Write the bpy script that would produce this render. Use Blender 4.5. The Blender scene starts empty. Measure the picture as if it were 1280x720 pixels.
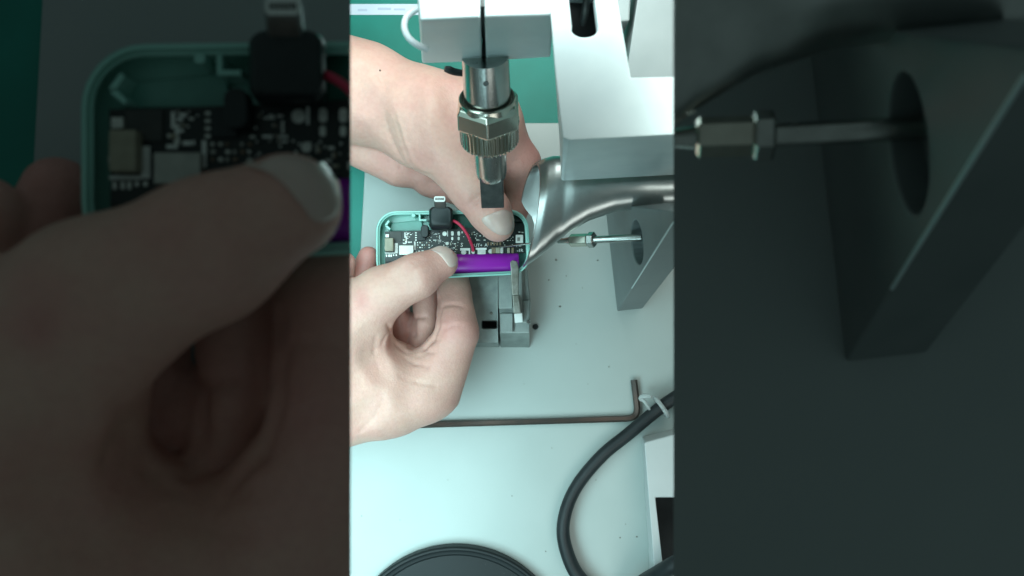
import bpy, bmesh, math, random
import numpy as np
from mathutils import Vector, Matrix

random.seed(7)
SC = bpy.context.scene
COL = SC.collection
MM = 0.001

# ------------------------------------------------------------------ camera, world, lamps, exposure
CAM_H = 0.526                      # camera height over the bench, metres
FPX = 1000.0                       # focal length in pixels of a 1280 px wide picture
cam = bpy.data.cameras.new('camera')
cam.sensor_width = 36.0
cam.lens = FPX / 1280.0 * 36.0
cam.clip_start = 0.005
cam.clip_end = 10.0
cam.dof.use_dof = True
cam.dof.focus_distance = 0.455
cam.dof.aperture_fstop = 11.0
cam_o = bpy.data.objects.new('camera', cam)
cam_o.location = (0, 0, CAM_H)
COL.objects.link(cam_o)
SC.camera = cam_o

W = bpy.data.worlds.new('World')
SC.world = W
W.use_nodes = True
bgn = W.node_tree.nodes['Background']
bgn.inputs['Color'].default_value = (0.69, 1.0, 0.98, 1)
bgn.inputs['Strength'].default_value = 0.083

SC.view_settings.view_transform = 'Standard'
SC.view_settings.look = 'None'
SC.view_settings.exposure = 0.0
SC.view_settings.gamma = 1.0


def area(name, loc, sx, sy, power, col, spread=180):
    l = bpy.data.lights.new(name, 'AREA')
    l.shape = 'RECTANGLE'
    l.size = sx
    l.size_y = sy
    l.energy = power
    l.color = col
    l.spread = math.radians(spread)
    o = bpy.data.objects.new(name, l)
    o.location = loc
    COL.objects.link(o)
    return o


LZ = 0.259  # height of the unseen lamps, just under the added worktops
area('unseen_lamp', (-0.192, -0.095, LZ), 0.26, 0.44, 1.0, (0.66, 1.0, 1.04), 118)
area('unseen_lamp', (0.150, 0.140, LZ), 0.18, 0.20, 0.36, (0.92, 1.0, 0.95))  # unseen, added to whiten the right end of the bracket
area('unseen_lamp', (0.0, 0.235, LZ), 0.12, 0.22, 0.86, (0.86, 1.0, 0.98))  # unseen, added behind the head for glow on its top faces
area('unseen_lamp', (0.12, -0.215, LZ), 0.16, 0.16, 0.20, (0.92, 1.0, 0.96))  # unseen, added to lighten the front faces of the head
area('unseen_lamp', (-0.13, -0.235, LZ), 0.20, 0.22, 0.62, (0.62, 1.0, 1.06))  # unseen, added to brighten the lower left of the bench

# ------------------------------------------------------------------ picture frames to places


class Frame:
    """Turns a point of the photograph and a height over the local work surface into a place."""

    def __init__(self, zoom, base, hmap):
        self.zoom, self.base, self.hmap = zoom, base, hmap

    def z(self, h):
        return self.base + self.hmap(h) * MM

    def P(self, px, py, h):
        z = self.z(h)
        d = CAM_H - z
        return Vector(((px - 640) * self.zoom / FPX * d, (360 - py) * self.zoom / FPX * d, z))

    def R(self, r, h):
        return r * self.zoom / FPX * (CAM_H - self.z(h))


SHELF = 0.270
ZM = 3.168
FC = Frame(1.0, 0.0, lambda h: h)
FL = Frame(ZM, SHELF, lambda h: h - 5.0)
FR = Frame(ZM, SHELF, lambda h: h * 0.487)

CUT = None          # (point, normal): the end face of a piece that stops at the inner edge of an added raised worktop
XE = 202.0 / FPX
CUT_L = (Vector((0, 0, CAM_H)), Vector((1, 0, -XE)).normalized())
CUT_R = (Vector((0, 0, CAM_H)), Vector((-1, 0, -XE)).normalized())

# ------------------------------------------------------------------ object helpers


def cut_bm(bm):
    if CUT is None:
        return
    r = bmesh.ops.bisect_plane(bm, geom=bm.verts[:] + bm.edges[:] + bm.faces[:], dist=1e-7,
                               plane_co=CUT[0], plane_no=CUT[1], clear_outer=True)
    edges = [e for e in r['geom_cut'] if isinstance(e, bmesh.types.BMEdge)]
    if edges:
        try:
            bmesh.ops.holes_fill(bm, edges=edges, sides=0)
        except Exception:
            pass


def thing(name, label, cat, loc, group=None):
    o = bpy.data.objects.new(name, None)
    o.empty_display_size = 0.01
    o.location = loc
    COL.objects.link(o)
    o['label'] = label
    o['category'] = cat
    if group:
        o['group'] = group
    return o


def tag(o, label, cat, group=None):
    if o is None:
        return o
    o['label'] = label
    o['category'] = cat
    if group:
        o['group'] = group
    return o


def root_loc(p):
    while p is not None and p.parent is not None:
        p = p.parent
    return Vector(p.location) if p is not None else Vector((0, 0, 0))


def obj(name, bm, mat, parent=None, smooth=False, bevel=0.0, seg=2, nocut=False, origin=None, angle=40):
    """Links a bmesh given in world coordinates as one mesh object."""
    if not nocut:
        cut_bm(bm)
    if len(bm.faces) == 0:
        bm.free()
        return None
    bmesh.ops.recalc_face_normals(bm, faces=bm.faces)
    off = root_loc(parent) if parent is not None else (Vector(origin) if origin is not None else Vector((0, 0, 0)))
    bmesh.ops.translate(bm, verts=bm.verts, vec=-off)
    me = bpy.data.meshes.new(name)
    bm.to_mesh(me)
    bm.free()
    me.materials.append(mat)
    if smooth:
        for p in me.polygons:
            p.use_smooth = True
        try:
            me.set_sharp_from_angle(angle=math.radians(angle))
        except Exception:
            pass
    o = bpy.data.objects.new(name, me)
    COL.objects.link(o)
    if parent is not None:
        o.parent = parent
    elif origin is not None:
        o.location = off
    if bevel > 0:
        m = o.modifiers.new('bevel', 'BEVEL')
        m.width = bevel
        m.segments = seg
        m.limit_method = 'ANGLE'
        m.angle_limit = math.radians(35)
    return o


def poly_loft(rings, cap0=True, cap1=True):
    bm = bmesh.new()
    vs = [[bm.verts.new(p) for p in r] for r in rings]
    n = len(rings[0])
    for a, b in zip(vs, vs[1:]):
        for i in range(n):
            j = (i + 1) % n
            bm.faces.new((a[i], a[j], b[j], b[i]))
    if cap0:
        bm.faces.new(list(reversed(vs[0])))
    if cap1:
        bm.faces.new(vs[-1])
    return bm


def px_block(F, pts, h0, h1, pts0=None):
    """Upright block whose TOP outline is given in the photograph; straight down to h0 unless a lower outline is given."""
    top = [F.P(x, y, h1) for x, y in pts]
    if pts0 is None:
        bot = [Vector((p.x, p.y, F.z(h0))) for p in top]
    else:
        bot = [F.P(x, y, h0) for x, y in pts0]
    return poly_loft([bot, top])


def rect(x0, y0, x1, y1):
    return [(x0, y0), (x1, y0), (x1, y1), (x0, y1)]


def rrect(x0, y0, x1, y1, r, n=6):
    out = []
    for cx, cy, a0 in ((x1 - r, y0 + r, -90), (x1 - r, y1 - r, 0), (x0 + r, y1 - r, 90), (x0 + r, y0 + r, 180)):
        for i in range(n + 1):
            a = math.radians(a0 + 90 * i / n)
            out.append((cx + r * math.cos(a), cy + r * math.sin(a)))
    return out


def frames_along(pts):
    t = [(pts[min(i + 1, len(pts) - 1)] - pts[max(i - 1, 0)]).normalized() for i in range(len(pts))]
    u = t[0].orthogonal().normalized()
    out = []
    for k in t:
        u = (u - k * u.dot(k)).normalized()
        out.append((u.copy(), k.cross(u)))
    return out


def spline(ctrl, n=10):
    """Catmull-Rom through (Vector, r) control points."""
    P = [c[0] for c in ctrl]
    Rr = [c[1] for c in ctrl]
    out, rr = [], []
    for i in range(len(P) - 1):
        p0, p1, p2, p3 = P[max(i - 1, 0)], P[i], P[i + 1], P[min(i + 2, len(P) - 1)]
        for k in range(n):
            t = k / n
            out.append(0.5 * ((2 * p1) + (p2 - p0) * t + (2 * p0 - 5 * p1 + 4 * p2 - p3) * t * t + (3 * p1 - p0 - 3 * p2 + p3) * t ** 3))
            rr.append(Rr[i] * (1 - t) + Rr[i + 1] * t)
    out.append(P[-1])
    rr.append(Rr[-1])
    return out, rr


def tube(pts, rad, sides=12, phase=0.0):
    fr = frames_along(pts)
    rings = []
    for p, r, (u, v) in zip(pts, rad, fr):
        rings.append([p + (u * math.cos(phase + 2 * math.pi * i / sides) + v * math.sin(phase + 2 * math.pi * i / sides)) * r for i in range(sides)])
    return poly_loft(rings)


def px_tube(F, ctrl, n=10, sides=12):
    c = [(F.P(x, y, h), F.R(r, h)) for x, y, h, r in ctrl]
    p, r = spline(c, n)
    return tube(p, r, sides)


def lathe(p0, p1, prof, sides=32, closed=True, ripple=None):
    """prof: (t along p0-p1, radius)."""
    ax = (p1 - p0)
    k = ax.normalized()
    u = Vector((1, 0, 0))
    u = (u - k * u.dot(k)).normalized()
    v = k.cross(u)
    rings = []
    for t, r in prof:
        c = p0 + ax * t
        rings.append([c + (u * math.cos(2 * math.pi * (i + 0.5) / sides) + v * math.sin(2 * math.pi * (i + 0.5) / sides)) * (r * (ripple(i) if ripple else 1)) for i in range(sides)])
    return poly_loft(rings, closed, closed)


def join_bm(bms):
    out = bmesh.new()
    for b in bms:
        me = bpy.data.meshes.new('tmp')
        b.to_mesh(me)
        b.free()
        out.from_mesh(me)
        bpy.data.meshes.remove(me)
    return out


def boolean_cut(o, cutters):
    """Cuts real openings; the cutters are removed again."""
    tmp = []
    for bm in cutters:
        bmesh.ops.recalc_face_normals(bm, faces=bm.faces)
        bmesh.ops.translate(bm, verts=bm.verts, vec=-(root_loc(o.parent) if o.parent else Vector(o.location)))
        me = bpy.data.meshes.new('cutter')
        bm.to_mesh(me)
        bm.free()
        c = bpy.data.objects.new('cutter', me)
        COL.objects.link(c)
        c.parent = o.parent
        if o.parent is None:
            c.location = o.location
        m = o.modifiers.new('cut', 'BOOLEAN')
        m.operation = 'DIFFERENCE'
        m.object = c
        m.solver = 'EXACT'
        tmp.append(c)
    bpy.context.view_layer.update()
    dg = bpy.context.evaluated_depsgraph_get()
    me = bpy.data.meshes.new_from_object(o.evaluated_get(dg))
    o.modifiers.clear()
    o.data = me
    for c in tmp:
        bpy.data.objects.remove(c)


# ------------------------------------------------------------------ materials


def material(name, col, rough=0.5, metal=0.0, col2=None, scale=40.0, detail=6.0, lo=0.35, hi=0.65, bump=0.0, bscale=300.0,
             stretch=None, spec=0.5, trans=0.0, alpha=1.0, coat=0.0, sss=0.0, rough_var=0.0, specks=None, ior=1.45):
    m = bpy.data.materials.new(name)
    m.use_nodes = True
    nt = m.node_tree
    b = nt.nodes['Principled BSDF']
    b.inputs['Base Color'].default_value = (*col, 1)
    b.inputs['Roughness'].default_value = rough
    b.inputs['Metallic'].default_value = metal
    b.inputs['Specular IOR Level'].default_value = spec
    b.inputs['IOR'].default_value = ior
    b.inputs['Transmission Weight'].default_value = trans
    b.inputs['Alpha'].default_value = alpha
    b.inputs['Coat Weight'].default_value = coat
    if sss:
        b.inputs['Subsurface Weight'].default_value = sss
        b.inputs['Subsurface Radius'].default_value = (1.0, 0.35, 0.2)
        b.inputs['Subsurface Scale'].default_value = 0.004
    tc = nt.nodes.new('ShaderNodeTexCoord')
    src = tc.outputs['Object']
    if stretch:
        mp = nt.nodes.new('ShaderNodeMapping')
        mp.inputs['Scale'].default_value = stretch
        nt.links.new(src, mp.inputs['Vector'])
        src = mp.outputs['Vector']
    last = None
    if col2:
        n = nt.nodes.new('ShaderNodeTexNoise')
        n.inputs['Scale'].default_value = scale
        n.inputs['Detail'].default_value = detail
        nt.links.new(src, n.inputs['Vector'])
        r = nt.nodes.new('ShaderNodeValToRGB')
        r.color_ramp.elements[0].position = lo
        r.color_ramp.elements[0].color = (*col, 1)
        r.color_ramp.elements[1].position = hi
        r.color_ramp.elements[1].color = (*col2, 1)
        nt.links.new(n.outputs['Fac'], r.inputs['Fac'])
        last = r.outputs['Color']
        if rough_var:
            mr = nt.nodes.new('ShaderNodeMapRange')
            mr.inputs['To Min'].default_value = rough - rough_var
            mr.inputs['To Max'].default_value = rough + rough_var
            nt.links.new(n.outputs['Fac'], mr.inputs['Value'])
            nt.links.new(mr.outputs['Result'], b.inputs['Roughness'])
    if specks:
        v = nt.nodes.new('ShaderNodeTexVoronoi')
        v.inputs['Scale'].default_value = specks[0]
        nt.links.new(src, v.inputs['Vector'])
        lt = nt.nodes.new('ShaderNodeMath')
        lt.operation = 'LESS_THAN'
        lt.inputs[1].default_value = specks[1]
        nt.links.new(v.outputs['Distance'], lt.inputs[0])
        mx = nt.nodes.new('ShaderNodeMix')
        mx.data_type = 'RGBA'
        mx.inputs['B'].default_value = (*specks[2], 1)
        if last:
            nt.links.new(last, mx.inputs['A'])
        else:
            mx.inputs['A'].default_value = (*col, 1)
        nt.links.new(lt.outputs[0], mx.inputs['Factor'])
        last = mx.outputs['Result']
    if last:
        nt.links.new(last, b.inputs['Base Color'])
    if bump:
        n2 = nt.nodes.new('ShaderNodeTexNoise')
        n2.inputs['Scale'].default_value = bscale
        n2.inputs['Detail'].default_value = 4
        nt.links.new(src, n2.inputs['Vector'])
        bp = nt.nodes.new('ShaderNodeBump')
        bp.inputs['Strength'].default_value = bump
        bp.inputs['Distance'].default_value = 0.0006
        nt.links.new(n2.outputs['Fac'], bp.inputs['Height'])
        nt.links.new(bp.outputs['Normal'], b.inputs['Normal'])
    return m


def skin_material(name):
    m = bpy.data.materials.new(name)
    m.use_nodes = True
    nt = m.node_tree
    L = nt.links.new
    b = nt.nodes['Principled BSDF']
    b.inputs['Roughness'].default_value = 0.52
    b.inputs['Specular IOR Level'].default_value = 0.35
    b.inputs['Subsurface Weight'].default_value = 0.25
    b.inputs['Subsurface Radius'].default_value = (1.0, 0.4, 0.25)
    b.inputs['Subsurface Scale'].default_value = 0.0025
    tc = nt.nodes.new('ShaderNodeTexCoord')
    at = nt.nodes.new('ShaderNodeAttribute')
    at.attribute_name = 'blush'
    n1 = nt.nodes.new('ShaderNodeTexNoise')
    n1.inputs['Scale'].default_value = 55
    n1.inputs['Detail'].default_value = 5
    n1.inputs['Roughness'].default_value = 0.6
    L(tc.outputs['Object'], n1.inputs['Vector'])
    r1 = nt.nodes.new('ShaderNodeValToRGB')
    r1.color_ramp.elements[0].position = 0.33
    r1.color_ramp.elements[0].color = (0.66, 0.425, 0.345, 1)
    r1.color_ramp.elements[1].position = 0.70
    r1.color_ramp.elements[1].color = (0.635, 0.35, 0.295, 1)
    L(n1.outputs['Fac'], r1.inputs['Fac'])
    mx = nt.nodes.new('ShaderNodeMix')
    mx.data_type = 'RGBA'
    mx.inputs['B'].default_value = (0.58, 0.27, 0.24, 1)
    L(r1.outputs['Color'], mx.inputs['A'])
    L(at.outputs['Fac'], mx.inputs['Factor'])
    n3 = nt.nodes.new('ShaderNodeTexNoise')
    n3.inputs['Scale'].default_value = 420
    n3.inputs['Detail'].default_value = 3
    L(tc.outputs['Object'], n3.inputs['Vector'])
    r3 = nt.nodes.new('ShaderNodeValToRGB')
    r3.color_ramp.elements[0].position = 0.35
    r3.color_ramp.elements[0].color = (0.955, 0.945, 0.945, 1)
    r3.color_ramp.elements[1].position = 0.6
    r3.color_ramp.elements[1].color = (1, 1, 1, 1)
    L(n3.outputs['Fac'], r3.inputs['Fac'])
    ml = nt.nodes.new('ShaderNodeMix')
    ml.data_type = 'RGBA'
    ml.blend_type = 'MULTIPLY'
    ml.inputs['Factor'].default_value = 1.0
    L(mx.outputs['Result'], ml.inputs['A'])
    L(r3.outputs['Color'], ml.inputs['B'])
    L(ml.outputs['Result'], b.inputs['Base Color'])
    v = nt.nodes.new('ShaderNodeTexVoronoi')
    v.inputs['Scale'].default_value = 900
    L(tc.outputs['Object'], v.inputs['Vector'])
    n2 = nt.nodes.new('ShaderNodeTexNoise')
    n2.inputs['Scale'].default_value = 160
    n2.inputs['Detail'].default_value = 6
    L(tc.outputs['Object'], n2.inputs['Vector'])
    ad = nt.nodes.new('ShaderNodeMath')
    ad.operation = 'MULTIPLY_ADD'
    ad.inputs[1].default_value = 0.35
    L(v.outputs['Distance'], ad.inputs[0])
    L(n2.outputs['Fac'], ad.inputs[2])
    bp = nt.nodes.new('ShaderNodeBump')
    bp.inputs['Strength'].default_value = 0.35
    bp.inputs['Distance'].default_value = 0.0008
    L(ad.outputs[0], bp.inputs['Height'])
    L(bp.outputs['Normal'], b.inputs['Normal'])
    return m


M = {}
M['bench'] = material('bench_laminate', (0.455, 0.505, 0.485), 0.38, 0, (0.405, 0.455, 0.435), 9, 5, bump=0.05, bscale=900)
M['shelf'] = material('worktop_laminate', (0.31, 0.35, 0.35), 0.5, 0, (0.285, 0.325, 0.325), 9, 5, bump=0.05, bscale=900)
M['green'] = material('green_mat', (0.006, 0.20, 0.155), 0.55, 0, (0.008, 0.235, 0.185), 30, 4, bump=0.15, bscale=1200)
M['paper'] = material('white_strip', (0.62, 0.70, 0.80), 0.5, 0, (0.70, 0.76, 0.84), 40)
M['ink'] = material('grey_print', (0.50, 0.57, 0.70), 0.6)
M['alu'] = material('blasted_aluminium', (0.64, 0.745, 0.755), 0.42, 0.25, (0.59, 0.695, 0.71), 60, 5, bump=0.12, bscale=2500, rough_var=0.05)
M['gusset'] = material('grey_painted_steel', (0.20, 0.23, 0.23), 0.45, 0.2, (0.175, 0.205, 0.205), 40, 5, bump=0.06, bscale=1500)
M['steel'] = material('bright_steel', (0.56, 0.565, 0.54), 0.24, 1.0, (0.46, 0.465, 0.445), 120, 5, bump=0.05, bscale=900, rough_var=0.08)
M['nickel'] = material('nickel', (0.70, 0.665, 0.58), 0.22, 1.0, (0.58, 0.545, 0.47), 140, 5, rough_var=0.06)
M['pipe'] = material('brushed_pipe_steel', (0.56, 0.58, 0.565), 0.31, 1.0, (0.44, 0.46, 0.45), 70, 6, bump=0.03, bscale=700, rough_var=0.07)
M['tip'] = material('dark_tip_steel', (0.16, 0.17, 0.165), 0.34, 0.9, (0.11, 0.12, 0.12), 200)
M['fixture'] = material('milled_steel', (0.36, 0.40, 0.385), 0.4, 0.7, (0.27, 0.305, 0.295), 110, 7, bump=0.12, bscale=900, rough_var=0.1)
M['finger'] = material('stained_steel', (0.30, 0.30, 0.27), 0.42, 0.7, (0.17, 0.165, 0.14), 220, 7, bump=0.25, bscale=900)
M['mint'] = material('mint_plastic', (0.30, 0.62, 0.54), 0.28, 0, (0.27, 0.575, 0.50), 60, 3, coat=0.2)
M['inner'] = material('inner_green_plastic', (0.16, 0.40, 0.34), 0.3, 0, (0.11, 0.30, 0.25), 60, 3)
M['film'] = material('green_film', (0.012, 0.075, 0.055), 0.25, 0, (0.02, 0.12, 0.09), 90)
M['pcb'] = material('black_solder_mask', (0.008, 0.013, 0.013), 0.35, 0, (0.014, 0.022, 0.02), 200, bump=0.05, bscale=2000)
M['silk'] = material('white_silkscreen', (0.70, 0.74, 0.71), 0.5)
M['tin'] = material('tinned_pad', (0.66, 0.68, 0.64), 0.35, 0.55, (0.5, 0.52, 0.48), 600)
M['tan'] = material('tan_ceramic', (0.33, 0.32, 0.24), 0.45, 0, (0.28, 0.27, 0.2), 300)
M['brownchip'] = material('brown_capacitor', (0.22, 0.16, 0.10), 0.45, 0, (0.15, 0.11, 0.07), 500)
M['shell'] = material('grey_metal_shell', (0.42, 0.43, 0.39), 0.35, 0.8, (0.34, 0.35, 0.32), 200)
M['plug'] = material('plug_metal', (0.22, 0.24, 0.235), 0.3, 0.8, (0.18, 0.2, 0.195), 200)
M['tape'] = material('dark_tape', (0.035, 0.042, 0.04), 0.5, 0, (0.05, 0.055, 0.05), 200)
M['black'] = material('black_plastic', (0.010, 0.017, 0.018), 0.4, 0, (0.014, 0.022, 0.023), 200, bump=0.08, bscale=1500)
M['cable'] = material('black_rubber', (0.010, 0.014, 0.016), 0.5, 0, (0.018, 0.023, 0.025), 60, bump=0.1, bscale=700)
M['dish'] = material('black_dish', (0.004, 0.007, 0.008), 0.55, 0, (0.007, 0.011, 0.012), 30, bump=0.1, bscale=400, specks=(160, 0.03, (0.12, 0.14, 0.14)))
M['purple'] = material('purple_shrink_wrap', (0.31, 0.014, 0.43), 0.34, 0, (0.27, 0.012, 0.37), 40, bump=0.2, bscale=150, stretch=(0.3, 1, 1), coat=0.15)
M['red'] = material('red_wire_sleeve', (0.55, 0.03, 0.08), 0.4)
M['hexkey'] = material('blackened_steel', (0.10, 0.085, 0.078), 0.34, 0.85, (0.15, 0.105, 0.09), 60)
M['whitebox'] = material('white_casing', (0.62, 0.655, 0.65), 0.45, 0, (0.58, 0.615, 0.61), 30, bump=0.05, bscale=900)
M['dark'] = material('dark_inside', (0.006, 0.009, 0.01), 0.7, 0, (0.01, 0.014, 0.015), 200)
M['clear'] = material('clear_plastic', (0.80, 0.84, 0.83), 0.25, 0, trans=0.6)
M['hose'] = material('white_hose', (0.66, 0.70, 0.72), 0.35, 0, (0.6, 0.64, 0.66), 60)
M['whitepad'] = material('white_pad', (0.78, 0.80, 0.78), 0.5)
M['nail'] = material('fingernail', (0.66, 0.52, 0.46), 0.24, 0, (0.61, 0.455, 0.41), 90, coat=0.25, sss=0.2)
M['mole'] = material('mole', (0.10, 0.055, 0.04), 0.6)
M['skin'] = skin_material('skin')

# ------------------------------------------------------------------ setting: bench, mat, plate, added raised worktops


def sheet(name, pts, z0, z1, mat, kind='structure'):
    bm = poly_loft([[Vector((x, y, z0)) for x, y in pts], [Vector((x, y, z1)) for x, y in pts]])
    o = obj(name, bm, mat)
    if kind:
        o['kind'] = kind
    return o


sheet('green_table_mat', rect(-0.62, -0.55, 0.62, 0.55), -0.012, -0.004, M['green'])
sheet('floor', rect(-3, -3, 3, 3), -0.40, -0.39, M['gusset'])
a, b_, c, d = FC.P(459, 153.5, 0), FC.P(420, 760, 0), Vector((0.60, -0.52, 0)), Vector((0.60, FC.P(0, 153.5, 0).y, 0))
bm = poly_loft([[Vector((p.x, p.y, -0.0039)) for p in (a, Vector((-0.13, -0.52, 0)), c, d)], [Vector((p.x, p.y, 0)) for p in (a, Vector((-0.13, -0.52, 0)), c, d)]])
o = obj('bench_top', bm, M['bench'], bevel=0.0008)
o['kind'] = 'structure'
# the white strip with faint grey print on the mat at the back
FM = Frame(1.0, -0.004, lambda h: h)
o = obj('paper_strip', px_block(FM, rect(380, 5, 620, 18.5), 0, 0.35), M['paper'])
tag(o, 'white paper strip with faint grey print on the green mat at the top', 'paper strip')
for k, (x0, x1, y0, y1) in enumerate(((447, 459, 11, 14), (472, 489, 9.5, 12.5), (492, 507, 10.5, 13))):
    q = obj('print_mark', px_block(FM, rrect(x0, y0, x1, y1, 1.2, 3), 0.35, 0.42), M['ink'], o)


def worktop(name, sgn, mat, ztop, thick):
    """Added board that keeps the lamps off what lies on it; inner edge cut back below."""
    xin = sgn * XE * (CAM_H - ztop)
    xo = sgn * 0.45
    y0, y1 = -0.42, 0.45
    top = [(xin, y0), (xo, y0), (xo, y1), (xin, y1)]
    xb = xin + sgn * thick * 0.9
    bot = [(xb, y0), (xo, y0), (xo, y1), (xb, y1)]
    bm = poly_loft([[Vector((x, y, ztop - thick)) for x, y in bot], [Vector((x, y, ztop)) for x, y in top]])
    o = obj(name, bm, mat)
    o['kind'] = 'structure'
    return o


worktop('added_worktop_left', -1, M['green'], SHELF - 0.003, 0.004)  # both boards added to hide the lamps and keep their tops dim
worktop('added_worktop_right', 1, M['shelf'], SHELF, 0.004)
# grey plate lying on the added left worktop
e0, e1 = FL.P(455.2, 240, 5), FL.P(450.0, 335, 5)
dirv = (e1 - e0).normalized()
pa, pb = e0 - dirv * 0.12, e1 + dirv * 0.12
xin = -XE * (CAM_H - SHELF)
bm = poly_loft([[Vector((pa.x, pa.y, SHELF - 0.0029)), Vector((pb.x, pb.y, SHELF - 0.0029)), Vector((xin - 0.0027, pb.y, SHELF - 0.0029)), Vector((xin - 0.0027, pa.y, SHELF - 0.0029))],
                [Vector((pa.x, pa.y, SHELF)), Vector((pb.x, pb.y, SHELF)), Vector((xin, pb.y, SHELF)), Vector((xin, pa.y, SHELF))]])
o = obj('worktop_plate', bm, M['shelf'])
o['kind'] = 'structure'

# ------------------------------------------------------------------ hands: one continuous skin each


def smin(a, b, k):
    h = np.clip(0.5 + 0.5 * (b - a) / k, 0, 1)
    return b * (1 - h) + a * h - k * h * (1 - h)


def round_cone(P, a, b, r1, r2):
    ba = b - a
    l2 = float(ba @ ba) + 1e-12
    pa = P - a
    t = np.clip((pa @ ba) / l2, 0, 1)
    dd = pa - t[..., None] * ba
    return np.sqrt((dd * dd).sum(-1)) - (r1 + (r2 - r1) * t)


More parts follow.
